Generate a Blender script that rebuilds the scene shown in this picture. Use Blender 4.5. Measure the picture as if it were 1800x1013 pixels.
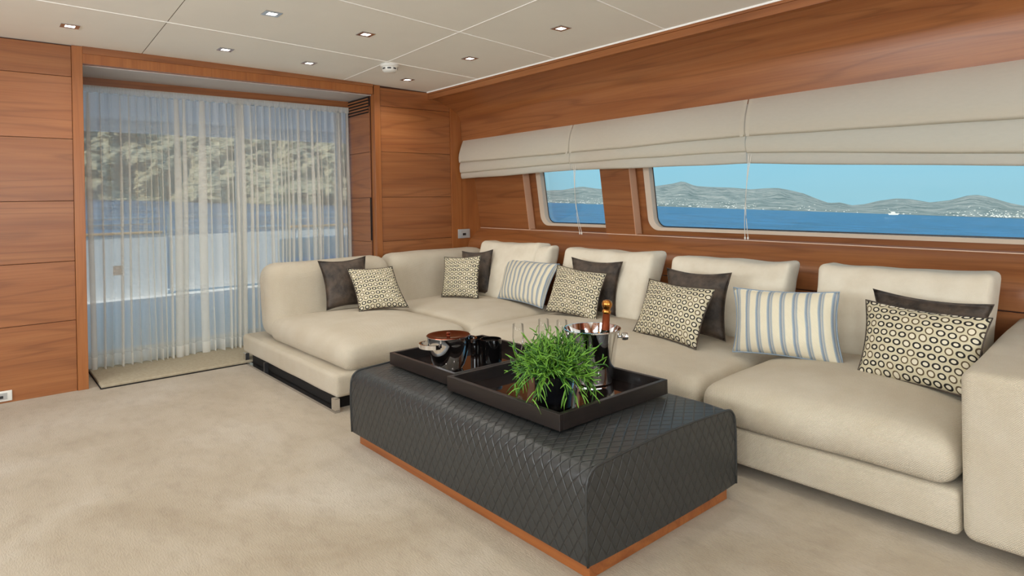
import bpy, bmesh, math, random
from mathutils import Vector, Matrix, noise
random.seed(7)
scene = bpy.context.scene
COL = scene.collection
for o in list(bpy.data.objects): bpy.data.objects.remove(o)

# ------------------------------------------------------------------ camera
FPX, HY, ROLL = 1111.0, 355.0, -0.0195
CAM = Vector((4.88, -3.45, 1.15))
TH = math.radians(40.5)
FW = Vector((-math.cos(TH), math.sin(TH), 0)); RT = Vector((math.sin(TH), math.cos(TH), 0)); UPV = Vector((0, 0, 1))
cd = bpy.data.cameras.new('camera'); cam = bpy.data.objects.new('camera', cd); COL.objects.link(cam)
cd.sensor_fit = 'HORIZONTAL'; cd.sensor_width = 36; cd.lens = FPX/1800*36; cd.shift_y = -(506.5-HY)/1800
cd.clip_start = .05; cd.clip_end = 20000
cx_ = RT*math.cos(ROLL)+UPV*math.sin(ROLL); cy_ = RT*-math.sin(ROLL)+UPV*math.cos(ROLL); cz_ = -FW
cam.matrix_world = Matrix(((cx_.x, cy_.x, cz_.x, CAM.x), (cx_.y, cy_.y, cz_.y, CAM.y), (cx_.z, cy_.z, cz_.z, CAM.z), (0, 0, 0, 1)))
scene.camera = cam
def ray(x, y):                       # direction in which far scenery lies, seen from the saloon
    dx, dy = x-900, y-HY; c, s = math.cos(ROLL), math.sin(ROLL)
    u = dx*c+dy*s; v = -dx*s+dy*c
    return FW+RT*(u/FPX)-UPV*(v/FPX)

# ------------------------------------------------------------------ view, world, sun, fill lamps
vs = scene.view_settings
vs.view_transform = 'Standard'; vs.look = 'None'; vs.gamma = 1; vs.use_curve_mapping = False; vs.exposure = 0.0
scene.cycles.max_bounces = 7; scene.cycles.diffuse_bounces = 4; scene.cycles.glossy_bounces = 3; scene.cycles.transparent_max_bounces = 12
scene.cycles.sample_clamp_indirect = 6
W = bpy.data.worlds.new('sky'); scene.world = W; W.use_nodes = True
nt = W.node_tree; nt.nodes.clear()
wo = nt.nodes.new('ShaderNodeOutputWorld'); bg = nt.nodes.new('ShaderNodeBackground')
tc = nt.nodes.new('ShaderNodeTexCoord'); sx = nt.nodes.new('ShaderNodeSeparateXYZ'); rp = nt.nodes.new('ShaderNodeValToRGB')
nt.links.new(tc.outputs['Generated'], sx.inputs[0]); nt.links.new(sx.outputs['Z'], rp.inputs[0])
nt.links.new(rp.outputs[0], bg.inputs[0]); nt.links.new(bg.outputs[0], wo.inputs[0])
e = rp.color_ramp.elements
e[0].position = 0.0; e[0].color = (.30, .56, .66, 1)
e[1].position = 1.0; e[1].color = (.10, .30, .62, 1)
m_ = e.new(.10); m_.color = (.26, .60, .78, 1)
bg.inputs[1].default_value = 1.12
sd = bpy.data.lights.new('sun', 'SUN'); sun = bpy.data.objects.new('sun', sd); COL.objects.link(sun)
sd.energy = 5.0; sd.angle = math.radians(.6); sd.color = (1, .95, .86)
sun.rotation_euler = Vector((-.25, .70, -.67)).to_track_quat('-Z', 'Y').to_euler()
def area(name, loc, direction, sx_, sy_, energy, col):
    l = bpy.data.lights.new(name, 'AREA'); l.shape = 'RECTANGLE'; l.size = sx_; l.size_y = sy_; l.energy = energy; l.color = col
    o = bpy.data.objects.new(name, l); COL.objects.link(o); o.location = loc
    o.rotation_euler = Vector(direction).to_track_quat('-Z', 'Y').to_euler(); return o
# fill lamps added inside the unseen port windows (behind the camera)
area('fill_light_port', (2.4, -6.28, 1.35), (0, 1, .10), 2.6, .75, 85, (.94, .98, 1))
area('fill_light_port', (5.9, -6.28, 1.35), (0, 1, .10), 2.6, .75, 85, (.94, .98, 1))
# added fill lamp at an invented forward window
area('fill_light_forward', (8.5, -3.0, 1.35), (-1, 0, .05), 3.4, .75, 85, (.94, .98, 1))
DOWNLIGHT_W = 10.5

# ------------------------------------------------------------------ materials
MATS = {}
def new_mat(name):
    m = bpy.data.materials.new(name); m.use_nodes = True
    t = m.node_tree; t.nodes.clear()
    out = t.nodes.new('ShaderNodeOutputMaterial'); b = t.nodes.new('ShaderNodeBsdfPrincipled')
    t.links.new(b.outputs[0], out.inputs[0]); MATS[name] = m
    return m, t, b, out
def lin(r, g, b):
    f = lambda c: (c/255/12.92) if c/255 <= .04045 else ((c/255+.055)/1.055)**2.4
    return (f(r), f(g), f(b), 1)
def nd(t, typ, **k):
    n = t.nodes.new(typ)
    for a, v in k.items(): setattr(n, a, v)
    return n
def math_(t, op, a, b=None, c=None):
    n = nd(t, 'ShaderNodeMath', operation=op)
    for i, v in enumerate((a, b, c)):
        if v is None: continue
        if isinstance(v, (int, float)): n.inputs[i].default_value = v
        else: t.links.new(v, n.inputs[i])
    return n.outputs[0]
def ramp(t, fac, stops):
    n = nd(t, 'ShaderNodeValToRGB'); el = n.color_ramp.elements
    while len(el) < len(stops): el.new(.5)
    for q, (p, c) in zip(el, stops): q.position = p; q.color = c
    t.links.new(fac, n.inputs[0]); return n.outputs[0]
def noise_(t, vec, scale, detail=3, rough=.5, dist=0):
    n = nd(t, 'ShaderNodeTexNoise'); n.inputs['Scale'].default_value = scale; n.inputs['Detail'].default_value = detail
    n.inputs['Roughness'].default_value = rough; n.inputs['Distortion'].default_value = dist
    if vec is not None: t.links.new(vec, n.inputs['Vector'])
    return n.outputs[0]
def mix(t, fac, a, b, mode='MIX'):
    n = nd(t, 'ShaderNodeMix', data_type='RGBA', blend_type=mode)
    for s, v in ((0, fac), (6, a), (7, b)):
        if isinstance(v, (int, float)): n.inputs[s].default_value = v
        elif isinstance(v, tuple): n.inputs[s].default_value = v
        else: t.links.new(v, n.inputs[s])
    return n.outputs[2]
def bump(t, b, h, strength=.3, dist=.005):
    n = nd(t, 'ShaderNodeBump'); n.inputs['Strength'].default_value = strength; n.inputs['Distance'].default_value = dist
    t.links.new(h, n.inputs['Height']); t.links.new(n.outputs[0], b.inputs['Normal'])
def pos(t): return nd(t, 'ShaderNodeNewGeometry').outputs['Position']
def objc(t): return nd(t, 'ShaderNodeTexCoord').outputs['Object']
def uvc(t): return nd(t, 'ShaderNodeTexCoord').outputs['UV']
def mapping(t, vec, scale=(1, 1, 1), loc=None):
    n = nd(t, 'ShaderNodeMapping'); n.inputs['Scale'].default_value = scale; t.links.new(vec, n.inputs[0])
    if loc is not None: t.links.new(loc, n.inputs[1])
    return n.outputs[0]
def plain(name, col, rough=.5, metal=0, **k):
    m, t, b, _ = new_mat(name)
    b.inputs['Base Color'].default_value = col; b.inputs['Roughness'].default_value = rough; b.inputs['Metallic'].default_value = metal
    n = noise_(t, objc(t), 60, 2); r = math_(t, 'MULTIPLY_ADD', n, .08, rough-.04); t.links.new(r, b.inputs['Roughness'])
    for a, v in k.items(): b.inputs[a].default_value = v
    return m
def wood(name, axis, light, mid, dark, rough=.36, gscale=1.0, lines=.34):
    m, t, b, _ = new_mat(name)
    p = pos(t)
    rnd = nd(t, 'ShaderNodeObjectInfo').outputs['Random']
    cmb = nd(t, 'ShaderNodeCombineXYZ')
    for i in range(3): t.links.new(math_(t, 'MULTIPLY', rnd, 9.7+3.1*i), cmb.inputs[i])
    s = [4.2*gscale]*3; s['XYZ'.index(axis)] = .32*gscale
    v = mapping(t, p, tuple(s), cmb.outputs[0])
    big = noise_(t, v, 1.0, 2, .45, .25)
    rings = math_(t, 'SINE', math_(t, 'MULTIPLY', big, 62.0))
    rl = math_(t, 'POWER', math_(t, 'MULTIPLY_ADD', rings, .5, .5), 9.0)
    s2 = [130*gscale]*3; s2['XYZ'.index(axis)] = 3.0*gscale
    fine = noise_(t, mapping(t, p, tuple(s2), cmb.outputs[0]), 1.0, 3, .6)
    s3 = [16*gscale]*3; s3['XYZ'.index(axis)] = .5*gscale
    tone = noise_(t, mapping(t, p, tuple(s3), cmb.outputs[0]), 1.0, 2, .5)
    c = ramp(t, tone, [(.3, mid), (.72, light)])
    c = mix(t, math_(t, 'MULTIPLY', rl, lines), c, dark)
    c = mix(t, math_(t, 'MULTIPLY', math_(t, 'SUBTRACT', fine, .42), .9), c, dark)
    hsv = nd(t, 'ShaderNodeHueSaturation'); t.links.new(c, hsv.inputs['Color'])
    t.links.new(math_(t, 'MULTIPLY_ADD', rnd, .16, .92), hsv.inputs['Value'])
    t.links.new(hsv.outputs[0], b.inputs['Base Color'])
    b.inputs['Roughness'].default_value = rough; b.inputs['Coat Weight'].default_value = .12; b.inputs['Coat Roughness'].default_value = .25
    bump(t, b, fine, .06, .002)
    return m
WL, WM, WD = lin(164, 106, 62), lin(145, 87, 47), lin(98, 54, 28)
wood('wood_y', 'Y', WL, WM, WD); wood('wood_x', 'X', WL, WM, WD); wood('wood_z', 'Z', lin(168, 106, 56), lin(152, 90, 44), lin(112, 62, 30), lines=.2)
wood('tray_wood', 'X', lin(34, 27, 25), lin(26, 21, 19), lin(14, 11, 10), rough=.4)
wood('plinth_wood', 'X', lin(172, 104, 52), lin(154, 86, 40), lin(112, 58, 26))
wood('teak_cap', 'Y', lin(214, 172, 116), lin(200, 150, 92), lin(150, 100, 55))
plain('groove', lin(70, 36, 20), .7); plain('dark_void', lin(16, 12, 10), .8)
def speckle(name, c1, c2, scale, rough=.85, bs=.35, bd=.003, bscale=300, big=None):
    m, t, b, _ = new_mat(name); p = objc(t)
    n = noise_(t, p, scale, 4, .6); c = ramp(t, n, [(.32, c1), (.68, c2)])
    if big:
        n2 = noise_(t, p, big[0], 4, .6, .4); c = mix(t, math_(t, 'MULTIPLY', math_(t, 'SUBTRACT', n2, .35), 2.2), c, big[1])
    t.links.new(c, b.inputs['Base Color']); b.inputs['Roughness'].default_value = rough
    bump(t, b, noise_(t, p, bscale, 2, .6), bs, bd); return m, t, b
# carpet: mottled beige pile
m, t, b, _ = new_mat('carpet'); p = objc(t)
fine = noise_(t, mapping(t, p, (60, 170, 100)), 1.0, 3, .7)
mot = noise_(t, p, 1.6, 5, .62, .5); mot2 = noise_(t, mapping(t, p, (7, 14, 5)), 1.0, 4, .65)
c = ramp(t, mot, [(.3, lin(160, 144, 119)), (.5, lin(175, 161, 139)), (.72, lin(188, 177, 160))])
c = mix(t, math_(t, 'MULTIPLY', math_(t, 'SUBTRACT', .52, mot2), 1.6), c, lin(138, 120, 98))
c = mix(t, math_(t, 'MULTIPLY', math_(t, 'SUBTRACT', fine, .4), .55), c, lin(170, 150, 126))
t.links.new(c, b.inputs['Base Color']); b.inputs['Roughness'].default_value = .95; b.inputs['Sheen Weight'].default_value = .25
bump(t, b, fine, .55, .006)
speckle('mat_carpet', lin(164, 152, 128), lin(178, 167, 144), 40, .95, .4, .004, 240)
# sofa weave
m, t, b, _ = new_mat('sofa_fabric'); p = objc(t)
wv = math_(t, 'MULTIPLY', math_(t, 'SINE', math_(t, 'MULTIPLY', nd(t, 'ShaderNodeSeparateXYZ').outputs[0], 1.0)), 1.0)
sep = [n for n in t.nodes if n.bl_idname == 'ShaderNodeSeparateXYZ'][0]; t.links.new(p, sep.inputs[0])
w1 = math_(t, 'SINE', math_(t, 'MULTIPLY', math_(t, 'ADD', sep.outputs[0], math_(t, 'MULTIPLY', sep.outputs[1], .6)), 900.0))
w2 = math_(t, 'SINE', math_(t, 'MULTIPLY', math_(t, 'ADD', sep.outputs[2], math_(t, 'MULTIPLY', sep.outputs[1], .8)), 900.0))
weave = math_(t, 'ADD', math_(t, 'MULTIPLY', w1, w2), math_(t, 'MULTIPLY', noise_(t, p, 160, 2), 2.0))
tone = noise_(t, p, 5, 3, .55)
c = ramp(t, tone, [(.3, lin(204, 192, 170)), (.7, lin(214, 204, 185))])
c = mix(t, math_(t, 'MULTIPLY', math_(t, 'ADD', noise_(t, p, 220, 2), math_(t, 'MULTIPLY', math_(t, 'MULTIPLY', w1, w2), .35)), .26), c, lin(150, 136, 110))
t.links.new(c, b.inputs['Base Color']); b.inputs['Roughness'].default_value = .9; b.inputs['Sheen Weight'].default_value = .1
bump(t, b, weave, .5, .003)
speckle('back_fabric', lin(216, 206, 186), lin(226, 218, 200), 9, .9, .35, .0025, 260)
# velvet
m, t, b = speckle('velvet', lin(24, 18, 14), lin(86, 72, 60), 11, .6, .6, .012, 22)
b.inputs['Sheen Weight'].default_value = .42; b.inputs['Sheen Roughness'].default_value = .35; b.inputs['Sheen Tint'].default_value = lin(170, 156, 138)
# ring print
m, t, b, _ = new_mat('ring_print'); sp = nd(t, 'ShaderNodeSeparateXYZ'); t.links.new(uvc(t), sp.inputs[0])
V = math_(t, 'DIVIDE', sp.outputs[1], .0335); row = math_(t, 'FLOOR', V)
U_ = math_(t, 'ADD', math_(t, 'DIVIDE', sp.outputs[0], .0385), math_(t, 'MULTIPLY', math_(t, 'MODULO', row, 2.0), .5)); colm = math_(t, 'FLOOR', U_)
cv = nd(t, 'ShaderNodeCombineXYZ'); t.links.new(colm, cv.inputs[0]); t.links.new(row, cv.inputs[1])
wn = nd(t, 'ShaderNodeTexWhiteNoise'); t.links.new(cv.outputs[0], wn.inputs['Vector'])
fu = math_(t, 'SUBTRACT', math_(t, 'FRACT', U_), .5); fv = math_(t, 'MULTIPLY', math_(t, 'SUBTRACT', math_(t, 'FRACT', V), .5), .92)
sq = math_(t, 'MULTIPLY_ADD', wn.outputs[0], .5, .85)
d = math_(t, 'SQRT', math_(t, 'ADD', math_(t, 'POWER', fu, 2.0), math_(t, 'POWER', math_(t, 'MULTIPLY', fv, sq), 2.0)))
mask = math_(t, 'LESS_THAN', math_(t, 'ABSOLUTE', math_(t, 'SUBTRACT', d, .33)), math_(t, 'MULTIPLY_ADD', wn.outputs[0], .05, .06))
inner = math_(t, 'LESS_THAN', d, .27)
base = mix(t, inner, lin(206, 197, 168), lin(226, 218, 196))
base = mix(t, math_(t, 'MULTIPLY', noise_(t, objc(t), 320, 2), .3), base, lin(172, 160, 128))
rc = ramp(t, wn.outputs[0], [(.2, lin(88, 72, 48)), (.42, lin(26, 21, 16))])
t.links.new(mix(t, mask, base, rc), b.inputs['Base Color']); b.inputs['Roughness'].default_value = .75
bump(t, b, mask, .25, .002)
# stripe print
m, t, b, _ = new_mat('stripe_print'); sp = nd(t, 'ShaderNodeSeparateXYZ'); t.links.new(uvc(t), sp.inputs[0])
q = math_(t, 'FRACT', math_(t, 'ADD', math_(t, 'DIVIDE', sp.outputs[0], .0575), .18))
K = lambda a: a
cr = nd(t, 'ShaderNodeValToRGB'); t.links.new(q, cr.inputs[0]); el = cr.color_ramp.elements
stops = [(0, lin(228, 220, 196)), (.40, lin(228, 220, 196)), (.45, lin(164, 178, 188)), (.57, lin(112, 138, 164)), (.66, lin(160, 160, 158)), (.70, lin(206, 204, 192)), (.76, lin(140, 152, 164)), (.84, lin(176, 184, 184)), (.90, lin(228, 220, 196))]
while len(el) < len(stops): el.new(.5)
for a_, (p_, c_) in zip(el, stops): a_.position = p_; a_.color = c_
wv = math_(t, 'SINE', math_(t, 'MULTIPLY', math_(t, 'ADD', sp.outputs[1], math_(t, 'MULTIPLY', sp.outputs[0], 1.2)), 700.0))
t.links.new(mix(t, math_(t, 'MULTIPLY', noise_(t, objc(t), 260, 2), .2), cr.outputs[0], lin(190, 180, 158)), b.inputs['Base Color'])
b.inputs['Roughness'].default_value = .85; bump(t, b, wv, .3, .002)
# quilted leather
m, t, b, _ = new_mat('quilted_leather'); sp = nd(t, 'ShaderNodeSeparateXYZ'); t.links.new(uvc(t), sp.inputs[0])
A_ = math_(t, 'MULTIPLY', sp.outputs[0], 1.0); B_ = math_(t, 'MULTIPLY', sp.outputs[1], .62)
def gr(expr, per): return math_(t, 'ABSOLUTE', math_(t, 'SUBTRACT', math_(t, 'FRACT', math_(t, 'DIVIDE', expr, per)), .5))
g1 = gr(math_(t, 'ADD', A_, B_), .042); g2 = gr(math_(t, 'SUBTRACT', A_, B_), .042)
h = math_(t, 'MINIMUM', math_(t, 'MINIMUM', math_(t, 'MULTIPLY', g1, 9.0), math_(t, 'MULTIPLY', g2, 9.0)), 1.0)
nz = noise_(t, objc(t), 350, 2)
t.links.new(mix(t, h, lin(33, 35, 35), lin(47, 49, 49)), b.inputs['Base Color']); b.inputs['Roughness'].default_value = .38
b.inputs['Specular IOR Level'].default_value = .6
bump(t, b, math_(t, 'ADD', h, math_(t, 'MULTIPLY', nz, .08)), .5, .0035)
plain('leather_piping', lin(48, 50, 50), .4)
# ceiling
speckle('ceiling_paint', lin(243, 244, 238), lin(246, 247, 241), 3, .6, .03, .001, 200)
plain('ceiling_joint', lin(150, 145, 132), .8); plain('bead_and_highlight', lin(255, 255, 252), .6); plain('soffit_paint', lin(196, 192, 190), .55)
plain('white_plastic', lin(232, 232, 226), .4); plain('grey_plastic', lin(176, 176, 174), .4); plain('dark_plastic', lin(40, 40, 42), .4)
plain('steel', lin(200, 200, 202), .16, 1.0); plain('chrome', lin(225, 225, 226), .05, 1.0); plain('copper', lin(150, 82, 62), .14, 1.0)
plain('gold_foil', lin(205, 140, 70), .25, 1.0); plain('brown_foil', lin(140, 66, 34), .3, .7)
plain('dark_bottle', lin(14, 26, 14), .08); plain('black_gloss', lin(12, 11, 12), .06); plain('black_pot', lin(10, 10, 14), .25)
plain('tray_gloss', lin(34, 26, 24), .05, 0, **{'Specular IOR Level': .9, 'Coat Weight': .7, 'Coat Roughness': .03})
plain('wax', lin(190, 180, 170), .5); plain('soil', lin(44, 32, 22), .9)
plain('window_frame', lin(208, 190, 170), .45); plain('bead', lin(226, 196, 172), .4); plain('sky_tinted_wood', lin(206, 160, 130), .3)
plain('boat_white', lin(226, 228, 230), .35); plain('deck_teak', lin(222, 222, 222), .7); plain('deck_cushion', lin(120, 170, 215), .8)
plain('cord', lin(232, 228, 218), .7); plain('boat_soffit', lin(232, 236, 242), .5)
m, t, b, _ = new_mat('lamp_glow'); b.inputs['Emission Color'].default_value = (1, .93, .82, 1); b.inputs['Emission Strength'].default_value = 6; b.inputs['Base Color'].default_value = (1, 1, 1, 1)
def clearglass(name, tint, spec=.05, rough=.0):
    m, t, b, out = new_mat(name); t.nodes.remove(b)
    tr = nd(t, 'ShaderNodeBsdfTransparent'); tr.inputs[0].default_value = tint
    gl = nd(t, 'ShaderNodeBsdfGlossy'); gl.inputs['Roughness'].default_value = rough
    fr = nd(t, 'ShaderNodeFresnel'); fr.inputs[0].default_value = 1.35
    mx = nd(t, 'ShaderNodeMixShader'); t.links.new(math_(t, 'MULTIPLY', fr.outputs[0], spec), mx.inputs[0])
    t.links.new(tr.outputs[0], mx.inputs[1]); t.links.new(gl.outputs[0], mx.inputs[2]); t.links.new(mx.outputs[0], out.inputs[0])
clearglass('window_glass', (.97, .99, .99, 1), .4); clearglass('flute_glass', (.985, .99, .99, 1), .55)
def sheer(name, col, opac, transl):
    m, t, b, out = new_mat(name); t.nodes.remove(b)
    df = nd(t, 'ShaderNodeBsdfDiffuse'); tl = nd(t, 'ShaderNodeBsdfTranslucent'); tr = nd(t, 'ShaderNodeBsdfTransparent')
    p = objc(t); c = mix(t, math_(t, 'MULTIPLY', noise_(t, mapping(t, p, (30, 160, 90)), 1.0, 3, .6), .35), col, tuple(x*.82 for x in col[:3])+(1,))
    t.links.new(c, df.inputs[0]); t.links.new(c, tl.inputs[0])
    a = nd(t, 'ShaderNodeMixShader'); a.inputs[0].default_value = transl; t.links.new(df.outputs[0], a.inputs[1]); t.links.new(tl.outputs[0], a.inputs[2])
    if opac >= 1: t.links.new(a.outputs[0], out.inputs[0]); return
    k = nd(t, 'ShaderNodeMixShader'); k.inputs[0].default_value = opac; t.links.new(tr.outputs[0], k.inputs[1]); t.links.new(a.outputs[0], k.inputs[2])
    t.links.new(k.outputs[0], out.inputs[0])
sheer('sheer_cloth', lin(252, 249, 241), .52, .48); sheer('sheer_hem', lin(252, 250, 243), .72, .45); sheer('blind_cloth', lin(246, 241, 229), 1, .58)
sheer('leaf', lin(104, 150, 48), 1, .25)
plain('leaf_green', lin(104, 154, 48), .5); plain('leaf_dark', lin(54, 102, 32), .5)
# outside
m, t, b, _ = new_mat('sea_water'); p = pos(t); n1 = noise_(t, mapping(t, p, (.11, .11, .11)), 1.0, 6, .78)
t.links.new(ramp(t, n1, [(.4, lin(0, 42, 78)), (.62, lin(24, 98, 146))]), b.inputs['Base Color']); b.inputs['Roughness'].default_value = .3
bump(t, b, n1, 1.0, 1.0)
def ground(name, scale, stops, bs, bd, scale2=None):
    m, t, b, _ = new_mat(name); p = pos(t); n = noise_(t, p, scale, 8, .68, .3)
    t.links.new(ramp(t, n, stops), b.inputs['Base Color']); b.inputs['Roughness'].default_value = .95
    bump(t, b, noise_(t, p, scale*3, 6, .7), bs, bd)
ground('hazed_hill_ground', .02, [(.34, lin(104, 120, 112)), (.5, lin(152, 158, 148)), (.62, lin(186, 182, 168))], 1.0, 14)  # ground colours lightened to carry the distance haze
ground('cliff_rock', .22, [(.36, lin(64, 72, 52)), (.46, lin(140, 134, 104)), (.56, lin(214, 200, 164)), (.66, lin(150, 146, 108)), (.75, lin(90, 98, 66))], 1.0, 2.0)
plain('house_white', lin(222, 216, 204), .8)

# ------------------------------------------------------------------ mesh helpers
class MB:
    def __init__(s): s.v = []; s.f = []; s.uv = None
    def quad(s, a, b, c, d):
        n = len(s.v); s.v += [Vector(a), Vector(b), Vector(c), Vector(d)]; s.f.append((n, n+1, n+2, n+3)); return s
    def grid(s, nu, nv, fn, closeu=False):
        n = len(s.v)
        for j in range(nv):
            for i in range(nu): s.v.append(Vector(fn(i, j)))
        for j in range(nv-1):
            for i in range(nu if closeu else nu-1):
                k = (i+1) % nu
                s.f.append((n+j*nu+i, n+j*nu+k, n+(j+1)*nu+k, n+(j+1)*nu+i))
        return s
    def box(s, lo, hi, fn=None):
        n = len(s.v)
        for z in (lo[2], hi[2]):
            for x, y in ((lo[0], lo[1]), (hi[0], lo[1]), (hi[0], hi[1]), (lo[0], hi[1])):
                q = Vector((x, y, z)); s.v.append(Vector(fn(q)) if fn else q)
        s.f += [tuple(n+i for i in f) for f in ((0, 3, 2, 1), (4, 5, 6, 7), (0, 1, 5, 4), (1, 2, 6, 5), (2, 3, 7, 6), (3, 0, 4, 7))]
        return s
    def prism(s, pts, a0, a1, axis):         # polygon pts (2-D) extruded along axis
        n = len(s.v); k = len(pts)
        for a in (a0, a1):
            for p_, q_ in pts:
                s.v.append(Vector({'X': (a, p_, q_), 'Y': (p_, a, q_), 'Z': (p_, q_, a)}[axis]))
        s.f.append(tuple(range(n+k-1, n-1, -1))); s.f.append(tuple(range(n+k, n+2*k)))
        for i in range(k): j = (i+1) % k; s.f.append((n+i, n+j, n+k+j, n+k+i))
        return s
    def tube(s, pts, r, seg=8, cap=True, closed=False):
        pts = [Vector(p_) for p_ in pts]; n = len(s.v); m_ = len(pts)
        for i, p_ in enumerate(pts):
            a = pts[(i-1) % m_] if (closed or i > 0) else p_; c_ = pts[(i+1) % m_] if (closed or i < m_-1) else p_
            d_ = (c_-a).normalized(); ref = Vector((0, 0, 1)) if abs(d_.z) < .9 else Vector((1, 0, 0))
            u = d_.cross(ref).normalized(); w = d_.cross(u).normalized()
            rr = r[i] if isinstance(r, (list, tuple)) else r
            for k in range(seg):
                t_ = 2*math.pi*k/seg; s.v.append(p_+(u*math.cos(t_)+w*math.sin(t_))*rr)
        for i in range(m_ if closed else m_-1):
            for k in range(seg):
                l = (k+1) % seg; j = (i+1) % m_
                s.f.append((n+i*seg+k, n+i*seg+l, n+j*seg+l, n+j*seg+k))
        if cap and not closed:
            s.f.append(tuple(n+k for k in range(seg-1, -1, -1))); s.f.append(tuple(n+(m_-1)*seg+k for k in range(seg)))
        return s
    def lathe(s, c, prof, seg=32, tilt=None):
        n = len(s.v); c = Vector(c)
        for r, z in prof:
            for k in range(seg):
                t_ = 2*math.pi*k/seg; q = Vector((max(r, 1e-4)*math.cos(t_), max(r, 1e-4)*math.sin(t_), z))
                if tilt is not None: q = tilt @ q
                s.v.append(c+q)
        for i in range(len(prof)-1):
            for k in range(seg):
                l = (k+1) % seg; s.f.append((n+i*seg+k, n+i*seg+l, n+(i+1)*seg+l, n+(i+1)*seg+k))
        return s
    def rbox(s, lo, hi, r, n=(10, 10, 6), fn=None, puff=0.0, rs=4):
        """rounded, softly crowned box"""
        lo = Vector(lo); hi = Vector(hi); r = min(r, min(hi-lo)*.499)
        ax = []
        for a in range(3):
            l = [lo[a]+r*(1-math.cos(math.pi/2*i/rs)) for i in range(rs)]
            m_ = [lo[a]+r+(hi[a]-lo[a]-2*r)*i/n[a] for i in range(n[a]+1)]
            ax.append(l+m_+[lo[a]+hi[a]-x for x in reversed(l)])
        idx = {}
        def vert(i, j, k):
            key = (i, j, k)
            if key in idx: return idx[key]
            p_ = Vector((ax[0][i], ax[1][j], ax[2][k]))
            q = Vector([min(max(p_[a], lo[a]+r), hi[a]-r) for a in range(3)])
            d_ = p_-q
            if d_.length > 1e-9: p_ = q+d_.normalized()*r
            if puff:
                u = (p_.x-lo.x)/(hi.x-lo.x)*2-1; v = (p_.y-lo.y)/(hi.y-lo.y)*2-1; w = (p_.z-lo.z)/(hi.z-lo.z)*2-1
                p_ = p_+Vector((0, 0, (1 if w > 0 else 0)*w*puff*(1-abs(u)**3)*(1-abs(v)**3)))
            if fn: p_ = Vector(fn(p_))
            idx[key] = len(s.v); s.v.append(p_); return idx[key]
        N = [len(a) for a in ax]
        for a, b_, c_ in ((0, 1, 2), (1, 2, 0), (2, 0, 1)):
            for side in (0, N[c_]-1):
                for i in range(N[a]-1):
                    for j in range(N[b_]-1):
                        qd = []
                        for ii, jj in ((i, j), (i+1, j), (i+1, j+1), (i, j+1)):
                            key = [0, 0, 0]; key[a] = ii; key[b_] = jj; key[c_] = side; qd.append(vert(*key))
                        s.f.append(tuple(qd) if side else tuple(reversed(qd)))
        return s
WLOC = {}
def build(name, mb, mat, parent=None, base=None, smooth=0, bev=0, kind=None, label=None, cat=None, group=None, uv=None, recalc=True):
    o_ = WLOC[parent.name] if parent is not None else Vector(base or (0, 0, 0))
    me = bpy.data.meshes.new(name); me.from_pydata([tuple(v-o_) for v in mb.v], [], mb.f)
    if uv is not None:
        ul = me.uv_layers.new(name='UVMap')
        for l in me.loops: ul.data[l.index].uv = uv[l.vertex_index]
    if bev or recalc:
        bm = bmesh.new(); bm.from_mesh(me)
        if recalc: bmesh.ops.recalc_face_normals(bm, faces=bm.faces)
        if bev: bmesh.ops.bevel(bm, geom=[e_ for e_ in bm.edges if e_.is_manifold and e_.calc_face_angle(0) > .5], offset=bev, segments=2, profile=.6, affect='EDGES', clamp_overlap=True)
        bm.to_mesh(me); bm.free()
    if smooth:
        for p_ in me.polygons: p_.use_smooth = True
        if smooth < 180: me.set_sharp_from_angle(angle=math.radians(smooth))
    me.materials.append(MATS[mat])
    ob = bpy.data.objects.new(name, me); COL.objects.link(ob)
    if parent is not None: ob.parent = parent; WLOC[ob.name] = o_
    else: ob.location = o_; WLOC[ob.name] = o_
    tag(ob, label, cat, group, kind); return ob
def tag(o, label=None, cat=None, group=None, kind=None):
    for k, v in (('label', label), ('category', cat), ('group', group), ('kind', kind)):
        if v: o[k] = v
    return o
def thing(name, base, label, cat, group=None, kind=None):
    o = bpy.data.objects.new(name, None); COL.objects.link(o); o.location = base; o.empty_display_size = .1
    WLOC[o.name] = Vector(base); return tag(o, label, cat, group, kind)
def struct(name, mb, mat, **k): return build(name, mb, mat, kind='structure', **k)
def N3(p_, s=1.0): return noise.noise(Vector(p_)*s)

# ------------------------------------------------------------------ structure: floor, ceiling
XF, YP = 8.6, -6.35
struct('floor', MB().box((-.75, YP-.1, -.08), (XF, .5, 0)), 'carpet', label='mottled beige carpeted saloon floor')
def zc(y): return 2.206-.0043*(y+3.3)**2
JX = [lambda y: -.02, lambda y: .76-.066*(y+.28), lambda y: 1.665-.115*(y+.25), lambda y: 2.61-.13*(y+.3), lambda y: 3.5-.1*(y+.3), lambda y: 4.4-.06*(y+.3), lambda y: 5.3, lambda y: 6.2, lambda y: 7.1, lambda y: XF]
JY = [lambda x: YP, lambda x: -5.5, lambda x: -4.02, lambda x: -2.56-.04*x, lambda x: -1.10-.05*x, lambda x: -.2]
ceil = struct('ceiling', MB().grid(2, 24, lambda i, j: ((-.02, XF)[i], YP+(.3-YP)*j/23, zc(YP+(.3-YP)*j/23)+.005)), 'ceiling_joint', label='low off-white panelled saloon ceiling')
bx_ = MB().box((-.9, YP-.1, 2.26), (XF+.1, .7, 2.4)); build('deck_slab', bx_, 'soffit_paint', parent=ceil)
def cross(fx, fy):
    x, y = 1.0, 0.0
    for _ in range(6): y = fy(x); x = fx(y)
    return x, y
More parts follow.
